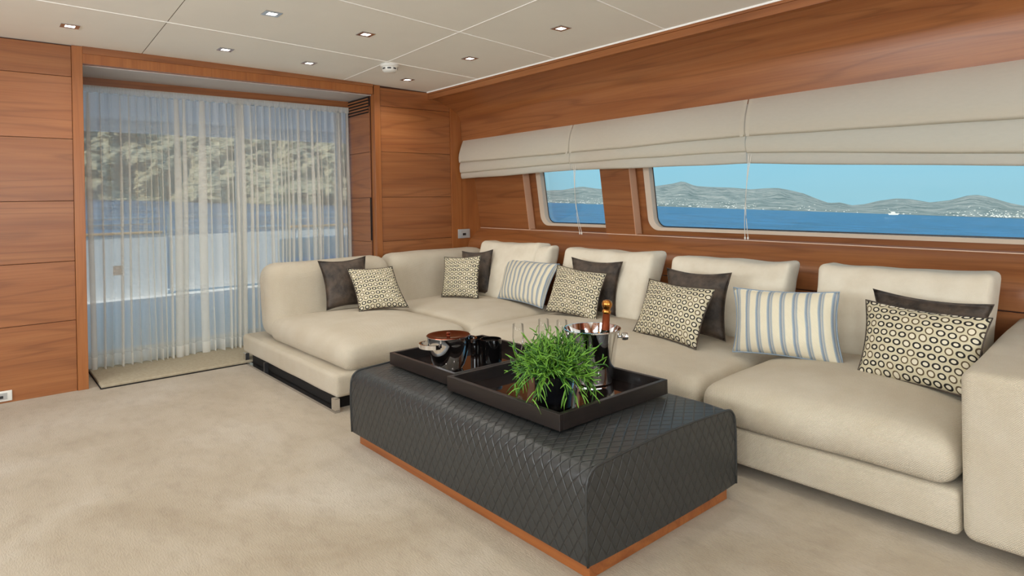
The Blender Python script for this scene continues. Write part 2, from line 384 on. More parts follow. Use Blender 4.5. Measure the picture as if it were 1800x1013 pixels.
for a in range(len(JX)-1):
    for b_ in range(len(JY)-1):
        g = .003
        c4 = [cross(JX[a], JY[b_]), cross(JX[a+1], JY[b_]), cross(JX[a+1], JY[b_+1]), cross(JX[a], JY[b_+1])]
        cm = Vector((sum(q[0] for q in c4)/4, sum(q[1] for q in c4)/4))
        def pt(u, v):
            A = Vector(c4[0]).lerp(Vector(c4[1]), u); B = Vector(c4[3]).lerp(Vector(c4[2]), u); q = A.lerp(B, v)
            q = Vector((q.x+(g if u == 0 else -g if u == 1 else 0), q.y+(g if v == 0 else -g if v == 1 else 0))); return q
        mb = MB()
        for k, dz in ((0, 0), (1, .004)):
            mb.grid(2, 5, lambda i, j: (*pt(i, j/4), zc(pt(i, j/4).y)+dz))
        bl = [0, 2, 4, 6, 8]; br = [1, 3, 5, 7, 9]
        loop = [0, 1, 3, 5, 7, 9, 8, 6, 4, 2]
        for i in range(10): p0, p1 = loop[i], loop[(i+1) % 10]; mb.f.append((p0, p1, p1+10, p0+10))
        build('ceiling_panel', mb, 'ceiling_paint', parent=ceil)

for fx in JX[1:5]:
    build('joint_bead', MB().tube([(fx(y), y, zc(y)+.0005) for y in [YP+(-.27-YP)*k/12 for k in range(13)]], .0042, 6), 'bead_and_highlight', parent=ceil)
build('joint_bead', MB().tube([(x, JY[4](x), zc(JY[4](x))+.0005) for x in (.02, 1.5, 3, 5, 7)], .0036, 6), 'bead_and_highlight', parent=ceil)
# ------------------------------------------------------------------ structure: back wall with the door alcove
ZG = [0, .453, .83, 1.212, 1.607, 2.004, 2.23]
wb = MB(); wb.box((-.12, YP-.1, 0), (-.012, -2.90, 2.24)); wb.box((-.12, -.80, 0), (-.012, .5, 2.24))
wallb = struct('wall_back', wb, 'groove', label='wood-panelled aft wall around the curtained door')
def ztop(y0, y1): return min(zc(y0), zc(y1))-.001
for (y0, y1) in ((-4.6, -2.957), (-6.3, -4.603), (-.757, -.034)):
    for k in range(6):
        z1 = min(ZG[k+1]-.003, ztop(y0, y1)); build('wood_panel', MB().box((-.014, y0, ZG[k]), (0, y1, z1)), 'wood_y', parent=wallb, bev=.0015)
build('corner_post', MB().box((-.06, -2.955, 0), (.010, -2.897, zc(-2.9)-.002)), 'wood_z', parent=wallb, bev=.002)
build('corner_post', MB().box((-.06, -.818, 0), (.008, -.762, zc(-.79)-.002)), 'wood_z', parent=wallb, bev=.002)
build('corner_post', MB().prism([(-.032, 0), (.083, 0), (.083, 1.925), (.068, 1.962), (.041, 1.994), (0, 2.024), (-.032, 2.040)], -.02, .012, 'X'), 'wood_z', parent=wallb, bev=.002)
build('end_panel', MB().box((-.02, .085, 0), (.004, .46, 1.95)), 'wood_z', parent=wallb)
# alcove sides: left side plain, right side a flush cabinet
for k in range(6):
    z1 = min(ZG[k+1]-.003, 2.085)
    build('wood_panel', MB().box((-.52, -2.93, ZG[k]), (-.06, -2.897, z1)), 'wood_x', parent=wallb)
    zt = min(z1, 2.0)
    if ZG[k] < 2.0: build('cabinet_door_panel', MB().box((-.52, -.832, ZG[k]), (-.062, -.80, zt)), 'wood_x', parent=wallb, bev=.0015)
build('cabinet_frame', MB().box((-.52, -.826, 0), (-.06, -.79, 2.09)), 'groove', parent=wallb)
build('slot_handle', MB().box((-.072, -.8338, .84), (-.061, -.815, 1.21)), 'dark_void', parent=wallb)
for k in range(5):
    z = 1.955+k*.026
    build('vent_slat', MB().box((-.5, -.842, z), (-.07, -.815, z+.012)), 'wood_x', parent=wallb)
build('vent_recess', MB().box((-.5, -.834, 1.945), (-.065, -.80, 2.085)), 'dark_void', parent=wallb)
tr1 = struct('trim_1', MB().box((-.05, -2.897, 2.095), (.008, -.83, 2.158)), 'wood_z', label='wooden head beam above the curtained doorway')
build('cornice_strip', MB().box((-.04, -2.897, 2.158), (.018, -.83, 2.178)).box((-.04, -2.897, 2.178), (.012, -.83, 2.215)), 'wood_y', parent=tr1)
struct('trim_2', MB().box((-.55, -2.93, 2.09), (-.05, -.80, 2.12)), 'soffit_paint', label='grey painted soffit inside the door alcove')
struct('trim_3', MB().box((-.5, -2.897, 2.025), (-.455, -.83, 2.09)), 'wood_y', label='wooden pelmet board the sheer curtains hang from')

# ------------------------------------------------------------------ structure: window wall (starboard)
def drop(x, z): return .0115*max(x, 0)*min(max((1.35-z)/.45, 0), 1)
def mw(x, z, off=0.0): return Vector((x, .311+off+.138*(.907-z), z-drop(x, z)))
XW = XF
prof = [(-.25, 2.112), (-.14, 2.088), (-.05, 2.05), (0, 2.025), (.04, 1.995), (.066, 1.965), (.08, 1.93), (.09, 1.86), (.097, 1.78), (.10, 1.71), (.13, 1.71), (.42, 1.71), (.5, 2.2)]
mb = MB(); mb.grid(len(prof), 2, lambda i, j: ((.0, XW)[j], prof[i][0], prof[i][1]))
wallr = struct('wall_right', mb, 'wood_x', smooth=35, label='wood-lined window wall behind the sofa')
tr4 = struct('trim_4', MB().box((0, -.268, 2.098), (XW, -.225, 2.142)), 'wood_x', label='long wooden valance strip along the ceiling over the windows', bev=.002)
build('cornice_strip', MB().box((0, -.276, 2.142), (XW, -.235, 2.158)), 'wood_x', parent=tr4, bev=.002)
build('bead_and_highlight', MB().box((0, -.281, 2.157), (XW, -.235, 2.168)), 'bead_and_highlight', parent=tr4)  # white strip drawn as the highlight line between ceiling and valance
def sheet(x0, x1, z0, z1, off0, off1, n=8):
    m_ = MB()
    for k in range(n):
        a, b2 = x0+(x1-x0)*k/n, x0+(x1-x0)*(k+1)/n
        q = [mw(a, z0, off0), mw(b2, z0, off0), mw(b2, z1, off0), mw(a, z1, off0)]
        m_.quad(*q)
        q2 = [mw(a, z0, off1), mw(b2, z0, off1), mw(b2, z1, off1), mw(a, z1, off1)]
        m_.quad(*reversed(q2)); m_.quad(q[3], q[2], q2[2], q2[3]); m_.quad(q[1], q[0], q2[0], q2[1])
        if k == 0: m_.quad(q[0], q[3], q2[3], q2[0])
        if k == n-1: m_.quad(q[2], q[1], q2[1], q2[2])
    return m_
build('wood_panel', sheet(.0, .705, .905, 1.72, 0, .10, 2), 'wood_x', parent=wallr)
build('wood_panel', sheet(1.605, 1.89, .905, 1.72, 0, .10, 2), 'wood_x', parent=wallr)
build('wood_panel', sheet(5.0, 5.4, .905, 1.72, 0, .10, 2), 'wood_x', parent=wallr)
build('wood_panel', sheet(5.4, XW, .905, 1.72, .09, .12, 6), 'wood_x', parent=wallr)
# returns of the proud panels, reflected sky light put into their pale colour
build('sky_tinted_edge', sheet(.704, .709, .905, 1.72, -.001, .07, 1), 'sky_tinted_wood', parent=wallr)
build('sky_tinted_edge', sheet(1.889, 1.894, .905, 1.72, -.001, .07, 1), 'sky_tinted_wood', parent=wallr)
def rr_loop(x0, x1, z0, z1, r, seg=8):
    pts = []
    for cx, cz, a0 in ((x1-r, z1-r, 0), (x0+r, z1-r, 90), (x0+r, z0+r, 180), (x1-r, z0+r, 270)):
        for k in range(seg+1):
            a = math.radians(a0+90*k/seg); pts.append((cx+r*math.cos(a), cz+r*math.sin(a)))
    # extra points on long straight runs so that they follow the sheer
    out = []
    for i, p_ in enumerate(pts):
        q = pts[(i+1) % len(pts)]; out.append(p_); L = math.hypot(q[0]-p_[0], q[1]-p_[1])
        for k in range(1, int(L/.4)+1): t_ = k/(int(L/.4)+1); out.append((p_[0]+(q[0]-p_[0])*t_, p_[1]+(q[1]-p_[1])*t_))
    return out
def ring_between(la, oa, lb, ob_):
    m_ = MB(); n = len(la)
    m_.v = [mw(*p_, oa) for p_ in la]+[mw(*p_, ob_) for p_ in lb]
    m_.f = [(i, (i+1) % n, n+(i+1) % n, n+i) for i in range(n)]; return m_
def to_rect(loop, x0, x1, z0, z1):
    cx, cz = (x0+x1)/2, (z0+z1)/2; out = []
    xs = [p_[0] for p_ in loop]; zs = [p_[1] for p_ in loop]; hx0, hx1, hz0, hz1 = min(xs), max(xs), min(zs), max(zs)
    hcx, hcz = (hx0+hx1)/2, (hz0+hz1)/2
    for p_ in loop:
        u = (p_[0]-hcx)/((hx1-hx0)/2); v = (p_[1]-hcz)/((hz1-hz0)/2); k = 1/max(abs(u), abs(v)); u *= k; v *= k
        out.append((cx+u*(x1-x0)/2, cz+v*(z1-z0)/2))
    return out
wins = []
for wi, (rx0, rx1, gx0, gx1, z0) in enumerate(((.705, 1.606, .785, 1.70, .945), (1.89, 5.0, 1.955, 4.9, .94))):
    hole = rr_loop(gx0, gx1, z0, 1.66, .085); rect = to_rect(hole, rx0, rx1+(.10 if wi == 0 else 0), .90, 1.74)
    build('recess_panel', ring_between(rect, .09, hole, .09), 'wood_x', parent=wallr)
    inner = rr_loop(gx0+.042, gx1-.042, z0+.021, 1.62, .07); inner = inner if len(inner) == len(hole) else to_rect(hole, gx0+.042, gx1-.042, z0+.021, 1.62)
    wt = thing('window_%d' % (wi+1), mw(gx0, z0, .1), ('small' if wi == 0 else 'long wide')+' saloon window with rounded frame showing the sea', None, kind='structure'); del_ = wt.pop('category', None)
    m_ = ring_between(hole, .082, inner, .095); m2 = ring_between(inner, .095, inner, .15); n0 = len(m_.v); m_.v += m2.v; m_.f += [tuple(i+n0 for i in f) for f in m2.f]
    build('window_frame', m_, 'window_frame', parent=wt, smooth=40)
    gk = MB(); lo_ = to_rect(hole, gx0+.046, gx1-.046, z0+.04, 1.616)
    gk.v = [mw(*p_, .14) for p_ in inner]+[mw(*p_, .141) for p_ in rr_loop(gx0+.05, gx1-.05, z0+.028, 1.612, .066)]
    if len(gk.v) == 2*len(inner):
        n = len(inner); gk.f = [(i, (i+1) % n, n+(i+1) % n, n+i) for i in range(n)]; build('gasket', gk, 'dark_plastic', parent=wt)
    gp = MB(); n = len(inner)
    for off in (.142, .148):
        k0 = len(gp.v); gp.v += [mw(*p_, off) for p_ in inner]; cxz = mw((gx0+gx1)/2, 1.28, off); gp.v.append(cxz)
        gp.f += [(k0+i, k0+(i+1) % n, k0+n) for i in range(n)]
    build('glass_pane', gp, 'window_glass', parent=wt)
# bead, sloping fascia, lower wall
build('bead', MB().tube([mw(x*.25, .906, -.004) for x in range(0, 35)], .0032, 6), 'bead', parent=wallr)
fp = [(.335, .915), (.311, .905), (.262, .874), (.215, .835), (.178, .797), (.160, .772), (.152, .75), (.15, .70), (.15, .655)]
mb = MB().grid(len(fp), 18, lambda i, j: (j*XW/17, fp[i][0], fp[i][1]-drop(j*XW/17, .9)))
build('fascia', mb, 'wood_x', parent=wallr, smooth=60)
for x0, x1 in ((0, 1.9), (1.903, 3.26), (3.263, 4.9), (4.903, XW)):
    build('wood_panel', MB().box((x0, .152, 0), (x1, .19, .648), lambda q: Vector((q.x, q.y, q.z-(drop(q.x, .9) if q.z > .1 else 0)))), 'wood_x', parent=wallr)
build('backing', MB().box((0, .165, 0), (XW, .20, .62)), 'groove', parent=wallr)
struct('hull_side', MB().box((-.1, .44, -.4), (XW, .52, .905)), 'boat_white', label='white outer hull side under the saloon windows')
# port wall and forward wall (out of the picture)
mb = MB()
mb.box((0, YP-.06, 0), (XF, YP, .95)); mb.box((0, YP-.06, 1.75), (XF, YP, 2.25))
for x0, x1 in ((0, 1.0), (3.8, 4.5), (7.3, XF)): mb.box((x0, YP-.06, .95), (x1, YP, 1.75))
struct('wall_left', mb, 'wood_x', label='wood-panelled port wall with two wide windows')
for k, (x0, x1) in enumerate(((1.0, 3.8), (4.5, 7.3))):
    w_ = struct('window_%d' % (3+k), MB().box((x0, YP-.04, .95), (x1, YP-.034, 1.75)), 'window_glass', label='wide port window '+('nearer the aft wall' if k == 0 else 'nearer the bow'))
struct('wall_front', MB().box((XF, YP-.1, 0), (XF+.06, .5, .95)).box((XF, YP-.1, 1.75), (XF+.06, .5, 2.25)).box((XF, YP-.1, .95), (XF+.06, -4.8, 1.75)).box((XF, -1.2, .95), (XF+.06, .5, 1.75)), 'wood_y', label='wood-panelled forward wall of the saloon')

struct('window_5', MB().box((XF+.03, -4.8, .95), (XF+.036, -1.2, 1.75)), 'window_glass', label='unseen forward window added for fill light')  # invented opening, put in together with its fill lamp
# ------------------------------------------------------------------ door behind the curtains
d1 = thing('door_1', (-.62, -1.84, 0), 'white framed sliding glass door behind the sheer curtains', None, kind='structure')
def frame(y0, y1, x0, x1, w, z0=.02, z1=2.12):
    m_ = MB(); m_.box((x0, y0, z0), (x1, y0+w, z1)); m_.box((x0, y1-w, z0), (x1, y1, z1)); m_.box((x0, y0+w, z0), (x1, y1-w, z0+.09)); m_.box((x0, y0+w, z1-.07), (x1, y1-w, z1)); return m_
for y0, y1, x in ((-2.93, -1.70, -.66), (-1.76, -.80, -.70)):
    lf = build('door_leaf', frame(y0, y1, x, x+.035, .055), 'boat_white', parent=d1, bev=.003)
    build('glass_pane', MB().box((x+.014, y0+.055, .11), (x+.02, y1-.055, 2.05)), 'window_glass', parent=lf)
build('threshold', MB().box((-.74, -2.88, 0), (-.57, -.80, .03)), 'steel', parent=d1)
build('latch_plate', MB().box((-.63, -2.66, .66), (-.622, -2.60, .73)), 'bead', parent=d1)

# ------------------------------------------------------------------ outside: deck, sea, hills, cliff
deck = struct('aft_deck', MB().box((-5.3, -6.6, -.09), (-.75, 2.6, -.01)), 'deck_teak', label='teak aft deck outside the glass door')
struct('deck_roof', MB().box((-3.5, -6.6, 2.17), (-.72, 2.6, 2.40)).box((-3.56, -6.6, 2.035), (-3.48, 2.6, 2.40)), 'boat_soffit', label='pale overhanging deck roof above the aft deck')
bw = MB(); bw.box((-4.78, -6.5, -.05), (-4.68, -1.45, .80)); bw.box((-4.78, .35, -.05), (-4.68, 2.5, .80)); bw.box((-4.72, -1.42, .02), (-4.70, .32, .78)); bw.box((-5.3, 2.45, -.05), (-.6, 2.55, .80))
struct('bulwark', bw, 'boat_white', label='white bulwark round the aft deck beyond the curtains')
for (y0, y1, lb) in ((-6.4, -1.5, 'left of the gate gap behind the left sheer curtain'), (.25, 2.5, 'right of the gate gap behind the right sheer curtain')):
    rl = thing('deck_rail', (-4.73, (y0+y1)/2, .8), 'teak-capped steel deck rail, '+lb, 'rail', 'rails round the aft deck')
    build('cap_rail', MB().rbox((-4.80, y0, .815), (-4.66, y1, .85), .012, (1, 8, 1), rs=2), 'teak_cap', parent=rl, smooth=50)
    for zz in (.955, 1.03): build('rail_tube', MB().tube([(-4.73, y0, zz), (-4.73, y1, zz)], .016, 8), 'chrome', parent=rl, smooth=60)
    y = y0+.1
    while y < y1:
        build('stanchion', MB().tube([(-4.73, y, .80), (-4.73, y, 1.03)], .014, 8), 'chrome', parent=rl, smooth=60); y += 1.15
gt = thing('deck_rail', (-4.73, -.6, .8), 'thin steel gate rail between the two teak-capped rails', 'rail', 'rails round the aft deck')
build('rail_tube', MB().tube([(-4.73, -1.42, .86), (-4.73, .22, .86)], .012, 8), 'chrome', parent=gt, smooth=60)
build('rail_tube', MB().tube([(-4.73, -1.42, 1.05), (-4.73, .22, 1.05)], .014, 8), 'chrome', parent=gt, smooth=60)
for y in (-1.42, .22): build('stanchion', MB().tube([(-4.73, y, .80), (-4.73, y, 1.06)], .016, 8), 'chrome', parent=gt, smooth=60)
ds = thing('deck_bench', (-3.3, .4, -.01), 'white deck bench with blue seat pad outside the door', 'bench')
build('bench_base', MB().rbox((-3.6, -.35, -.01), (-2.9, 1.5, .34), .04, (2, 4, 2), rs=2), 'boat_white', parent=ds, smooth=50)
build('seat_pad', MB().rbox((-3.58, -.33, .34), (-2.92, 1.48, .46), .05, (3, 6, 1), rs=3), 'deck_cushion', parent=ds, smooth=60)
build('bench_back', MB().rbox((-3.66, -.33, .40), (-3.52, 1.48, .72), .05, (1, 6, 2), rs=3), 'boat_white', parent=ds, smooth=60)
# sea: the yacht heels a little, so the water plane is tilted against the saloon
r1, r2 = ray(950, 353.2), ray(1800, 381.2); SN = r1.cross(r2).normalized(); SN = SN if SN.z > 0 else -SN
SO = CAM-SN*3.7
a1 = SN.cross(Vector((0, 1, 0))).normalized(); a2 = SN.cross(a1)
sea_w = Vector((0, 0, 0))
struct('sea', MB().quad(*[SO+a1*u+a2*v for u, v in ((-9000, -9000), (9000, -9000), (9000, 9000), (-9000, 9000))]), 'sea_water', label='deep blue open sea outside the windows')
def shore(x): return 355.4+.0331*(x-950)
HP = [(560, 338), (700, 336), (850, 338), (900, 336), (954, 335), (990, 334), (1022, 328), (1050, 332), (1100, 334), (1141, 329), (1182, 323), (1200, 318.5), (1222, 327), (1250, 329), (1287, 330), (1320, 333), (1347, 331), (1367, 330.5), (1387, 334), (1412, 340), (1437, 350), (1457, 357), (1477, 356), (1497, 361), (1520, 359), (1545, 353), (1575, 349), (1600, 350), (1635, 356), (1670, 352), (1700, 344), (1717, 342.5), (1737, 346), (1775, 357), (1800, 362), (1900, 372), (2050, 360), (2300, 380), (2700, 390)]
def hp(x):
    for (x0, y0), (x1, y1) in zip(HP, HP[1:]):
        if x0 <= x <= x1: t_ = (x-x0)/(x1-x0); return y0+(y1-y0)*t_
    return HP[-1][1]
NXH, NZH = 300, 14
def hillp(i, j):
    x = 560+(2700-560)*i/(NXH-1); t_ = j/(NZH-2); yt, yb = hp(x), shore(x)+.8
    if j == NZH-1: return CAM+ray(x, yb+8).normalized()*3300
    k = math.sin(min(t_, 1)*math.pi/2)**.9; n_ = N3((x*.03, t_*3, 4))*.13+N3((x*.11, t_*8, 9))*.06
    y = yb+(yt-yb)*min(1, k+(n_*math.sin(math.pi*t_)))
    return CAM+ray(x, y).normalized()*(1500+1100*t_+60*N3((x*.05, t_*6, 1)))
hill = struct('far_hills', MB().grid(NXH, NZH, hillp), 'hazed_hill_ground', smooth=180, label='hazy grey-green hills across the bay')
mb = MB()
for k in range(360):
    x = random.choice((random.uniform(945, 1075), random.uniform(1130, 1330), random.uniform(1130, 1800), random.gauss(1760, 40))); yb, yt = shore(x), hp(x)
    t_ = abs(random.gauss(0, .22))
    if t_ > .75: continue
    y = yb+(yt-yb)*t_-.2; D = 1470+600*t_; c_ = CAM+ray(x, y).normalized()*D; s_ = random.uniform(.3, .8)*(1.35 if t_ < .1 else 1)
    mb.box((c_.x-s_*1.6, c_.y-s_, c_.z-s_*.8), (c_.x+s_*1.6, c_.y+s_, c_.z+s_*.8))
build('village_houses', mb, 'house_white', kind='stuff', label='scattered white houses along the far shore', cat='houses')
c_ = CAM+ray(1571, shore(1571)+2).normalized()*900
mb = MB().prism([(-5, 0), (5, 0), (7, 2), (-6, 2)], -1.2, 1.2, 'Y'); mb.prism([(-3, 2), (2, 2), (1, 4), (-2, 4)], -.8, .8, 'Y'); mb.v = [v+c_ for v in mb.v]
build('motor_boat', mb, 'house_white', base=c_, label='tiny white boat on the water below the hills', cat='boat')
NXC, NZC = 130, 60
def cliffp(i, j):
    x = -500+1330*i/(NXC-1); t_ = j/(NZC-1)
    sh = 340+.033*(x-150)+14; y = sh-330*t_
    D = 205+150*t_**1.2+16*noise.fractal(Vector((x*.02, t_*7, 2)), .7, 2.0, 6)+14*N3((x*.004, t_*2, 7))-(8*t_ if t_ < .06 else 0)
    return CAM+ray(x, y).normalized()*D
struct('cliff', MB().grid(NXC, NZC, cliffp), 'cliff_rock', label='sunlit rocky hillside seen through the sheer curtains')

# ------------------------------------------------------------------ sheer curtains
def curtain(y0, y1, npl, seed, label):
    rnd = random.Random(seed)
    root = thing('sheer_curtain', (-.42, (y0+y1)/2, .03), label, 'curtain', 'sheer curtains at the glass door')
    wts = [rnd.choice((.5, .7, .9, 1.1, 1.4)) for _ in range(npl)]; tot = sum(wts); edges = [0]
    for w_ in wts: edges.append(edges[-1]+w_/tot)
    amps = [rnd.uniform(.55, 1.25) for _ in range(npl)]; skew = [rnd.choice((.3, .6, .9, 1.3, 1.8)) for _ in range(npl)]
    SEG = 14
    cols = []
    for k in range(npl):
        for i in range(SEG): cols.append((k, i/SEG))
    cols.append((npl-1, 1.0))
    ZT, ZB = 2.03, .028
    def pt(ci, z):
        k, f = cols[ci]; s = edges[k]+(edges[k+1]-edges[k])*f; ph = 2*math.pi*f
        dn = (ZT-z)/(ZT-ZB); A = (.012+.034*min(1, dn*2.2))*amps[k]
        fine = .006*math.sin(ci*2.4+seed)*max(0, 1-dn*3)
        w_ = (edges[k+1]-edges[k])*(y1-y0)
        yy = y0+(y1-y0)*s+math.sin(ph)*w_*.34*skew[k]*min(1, .72+dn*.8)+.012*math.sin(s*17+dn*2.5+seed)*dn
        xx = -.42-math.cos(ph)*A+fine+.012*math.sin(s*9+seed)*dn
        return (xx, yy, z)
    zs = [ZT-.05-(ZT-.05-ZB-.085)*j/22 for j in range(23)]
    build('sheer_cloth', MB().grid(len(cols), len(zs), lambda i, j: pt(i, zs[j])), 'sheer_cloth', parent=root, smooth=180, recalc=False)
    zh = [ZB+.085-(.085)*j/3 for j in range(4)]
    build('hem', MB().grid(len(cols), 4, lambda i, j: (pt(i, zh[j])[0]+.001, pt(i, zh[j])[1], zh[j])), 'sheer_hem', parent=root, smooth=180, recalc=False)
    nt_ = len(cols)*2
    def head(i, j):
        s = i/(nt_-1); z = ZT-.05*j/2-(.006*math.sin(i*1.9) if j == 2 else 0)
        return (-.42+.011*math.sin(i*1.7+seed)*(1 if j != 1 else .4), y0+(y1-y0)*s, z)
    build('gathered_heading', MB().grid(nt_, 3, head), 'sheer_hem', parent=root, smooth=180, recalc=False)
curtain(-2.865, -1.69, 22, 5, 'wide left sheer white curtain, left of the dark gap')
curtain(-1.70, -.848, 18, 9, 'right sheer white curtain beside the cabinet and sofa')
# door mat
mt = thing('door_mat', (-.2, -1.8, 0), 'beige carpet door mat in front of the sheer curtains', 'mat')
build('mat_pile', MB().rbox((-.58, -2.84, .006), (.085, -.87, .026), .006, (2, 4, 1), rs=2), 'mat_carpet', parent=mt, smooth=50)
build('mat_edge', MB().box((-.578, -2.843, 0), (.087, -.872, .007)), 'dark_void', parent=mt)

# ------------------------------------------------------------------ roman blinds
def blind(x0, x1, za, zb, label, lx, rx, cord):
    """za, zb: heights of (fold 1, fold 2, bottom) at the two ends"""
    root = thing('roman_blind', ((x0+x1)/2, .05, 1.35), label, 'blind', 'cream roman blinds over the windows')
    def lvl(k, x): t_ = (x-x0)/(x1-x0); return za[k]+(zb[k]-za[k])*t_
    tops = [lambda x: 1.735, lambda x: lvl(0, x)+.05, lambda x: lvl(1, x)+.04]
    yy = [(.085, .028), (.070, .040), (.075, .058)]
    n = max(10, int((x1-x0)*14))
    for k in range(3):
        mb = MB()
        def fn(i, j, k=k):
            x = x0+(x1-x0)*i/n; zt_, zb_ = tops[k](x), lvl(k, x)+(.006*N3((x*2.2, k, 3)))
            f = j/12 if j <= 12 else (24-j)/12
            bul = math.sin(math.pi*min(f*1.02, 1))*.016+.006*N3((x*3, f*2, k*5))
            y = yy[k][0]+(yy[k][1]-yy[k][0])*f-bul
            if j > 12: y += .014+.02*(1-f)
            if f > .93: y += .007*((f-.93)/.07)**2*(1 if j <= 12 else -1)
            return (x, y, zt_+(zb_-zt_)*f)
        mb.grid(n+1, 25, fn)
        build('fold', mb, 'blind_cloth', parent=root, smooth=180)
    for xe in (x0+.006, x1-.006-.022):
        mb = MB(); mb.grid(2, 13, lambda i, j: (xe+.022*i, fn_y(x0, xe, j/12, tops, lvl, yy)-.0015, tops[0](xe)+(lvl(0, xe)-tops[0](xe))*j/12))
        build('edge_tape', mb, 'blind_cloth', parent=root, smooth=180)
    if cord:
        cxb, zt_, xe, ze = cord
        for k in range(2):
            dx = .008*k
            pts = [(cxb+dx+(xe-cxb)*f+.006*math.sin(f*5+k*2), .04+(.17)*f**1.5+.003*k, zt_+(ze-zt_)*f) for f in [i/14 for i in range(15)]]
            cn = build('cord', MB().tube(pts, .0022, 5), 'cord', parent=root, smooth=60)
            q = pts[-1]; build('tassel', MB().lathe((q[0], q[1], q[2]-.02), [(0, 0), (.005, .003), (.006, .012), (.003, .02), (0, .021)], 8), 'cord', parent=cn, smooth=60)
def fn_y(x0, x, f, tops, lvl, yy): return yy[0][0]+(yy[0][1]-yy[0][0])*f-math.sin(math.pi*min(f*1.02, 1))*.016-.006*N3((x*3, f*2, 0))
blind(.05, 1.482, (1.526, 1.428, 1.374), (1.513, 1.438, 1.384), 'short cream roman blind at the corner, partly over the small window', 0, 0, None)
blind(1.488, 2.932, (1.515, 1.438, 1.384), (1.511, 1.423, 1.349), 'middle cream roman blind between the two blind seams', 0, 0, (1.53, 1.42, 1.42, .90))
blind(2.938, 4.98, (1.511, 1.416, 1.349), (1.445, 1.26, 1.215), 'longest cream roman blind over the wide window at right', 0, 0, (2.955, 1.40, 2.83, .905))

# ------------------------------------------------------------------ ceiling lamps and smoke detector
vis = {(.505, -3.01): 'at far left near the wood-panelled wall', (1.43, -2.195): 'farthest forward above the left curtain', (.462, -2.155): 'nearest the left sheer curtain', (1.375, -1.605): 'just left of the smoke detector', (.423, -1.565): 'above the gap between the curtains', (.364, -.703): 'nearest the corner of the two panelled walls', (1.279, -.742): 'just right of the smoke detector', (2.223, -.771): 'farthest right beside the long valance'}
hid = [(2.25, -2.3), (1.45, -3.15), (3.2, -1.6), (3.3, -3.1), (4.4, -1.6), (4.4, -3.6), (5.8, -2.2), (3.2, -4.8)]
def downlight(x, y, label):
    z = zc(y); root = thing('downlight', (x, y, z), label, 'ceiling light', 'recessed square ceiling downlights'); h, q = .045, .024
    mb = MB()
    for a, b2 in (((-h, -h), (h, -q)), ((-h, q), (h, h)), ((-h, -q), (-q, q)), ((q, -q), (h, q))): mb.box((x+a[0], y+a[1], z-.004), (x+b2[0], y+b2[1], z+.006))
    build('frame', mb, 'steel', parent=root)
    build('lamp', MB().box((x-q, y-q, z-.001), (x+q, y+q, z+.006)), 'lamp_glow', parent=root)
    l = bpy.data.lights.new('downlight_lamp', 'SPOT'); l.energy = DOWNLIGHT_W; l.spot_size = math.radians(150); l.spot_blend = .9; l.shadow_soft_size = .03; l.color = (1, .95, .88)
    lo = bpy.data.objects.new('downlight_lamp', l); COL.objects.link(lo); lo.parent = root; lo.location = (0, 0, -.02)
for (x, y), s in vis.items(): downlight(x, y, 'recessed square downlight '+s)
for x, y in hid: downlight(x, y, 'recessed square downlight over the forward saloon')
sm = thing('smoke_detector', (.744, -1.083, zc(-1.08)), 'round white smoke detector on the ceiling panel joint', 'smoke detector')
zz = zc(-1.083)
build('base_ring', MB().lathe((.744, -1.083, zz), [(0, 0), (.068, 0), (.068, -.016), (.062, -.022), (0, -.022)], 32), 'white_plastic', parent=sm, smooth=40)
build('sensor_cap', MB().lathe((.744, -1.083, zz-.022), [(.056, 0), (.056, -.02), (.045, -.034), (.02, -.04), (0, -.04)], 32), 'white_plastic', parent=sm, smooth=40)
for k in range(8):
    a = k*math.pi/4+.2; mb = MB()
    mb.grid(4, 2, lambda i, j: (.744+.0535*math.cos(a+(i-1.5)*.17)+(.004*math.cos(a)), -1.083+.0535*math.sin(a+(i-1.5)*.17)+.004*math.sin(a), zz-.030-.010*j))
    build('vent_slot', mb, 'dark_plastic', parent=sm)

# ------------------------------------------------------------------ sockets
def socket(y0, y1, z0, z1, x, mat, label):
    s = thing('wall_socket', (x, (y0+y1)/2, z0), label, 'socket', 'wall sockets')
    build('cover_plate', MB().rbox((x, y0, z0), (x+.009, y1, z1), .003, (1, 2, 2), rs=2), mat, parent=s, smooth=40)
    cy, cz = (y0+y1)/2, (z0+z1)/2; w_ = (y1-y0)*.3; h = (z1-z0)*.32
    build('insert', MB().box((x+.009, cy-w_, cz-h), (x+.011, cy+w_, cz+h)), 'grey_plastic', parent=s)
    build('rocker', MB().box((x+.011, cy-w_*.45, cz-h*.6), (x+.013, cy+w_*.45, cz+h*.2)), 'dark_plastic', parent=s)
socket(-3.40, -3.283, .012, .074, .0, 'white_plastic', 'white wall socket low on the left panelled wall')
socket(.028, .165, .815, .900, .012, 'grey_plastic', 'grey wall socket on the corner post behind the sofa')

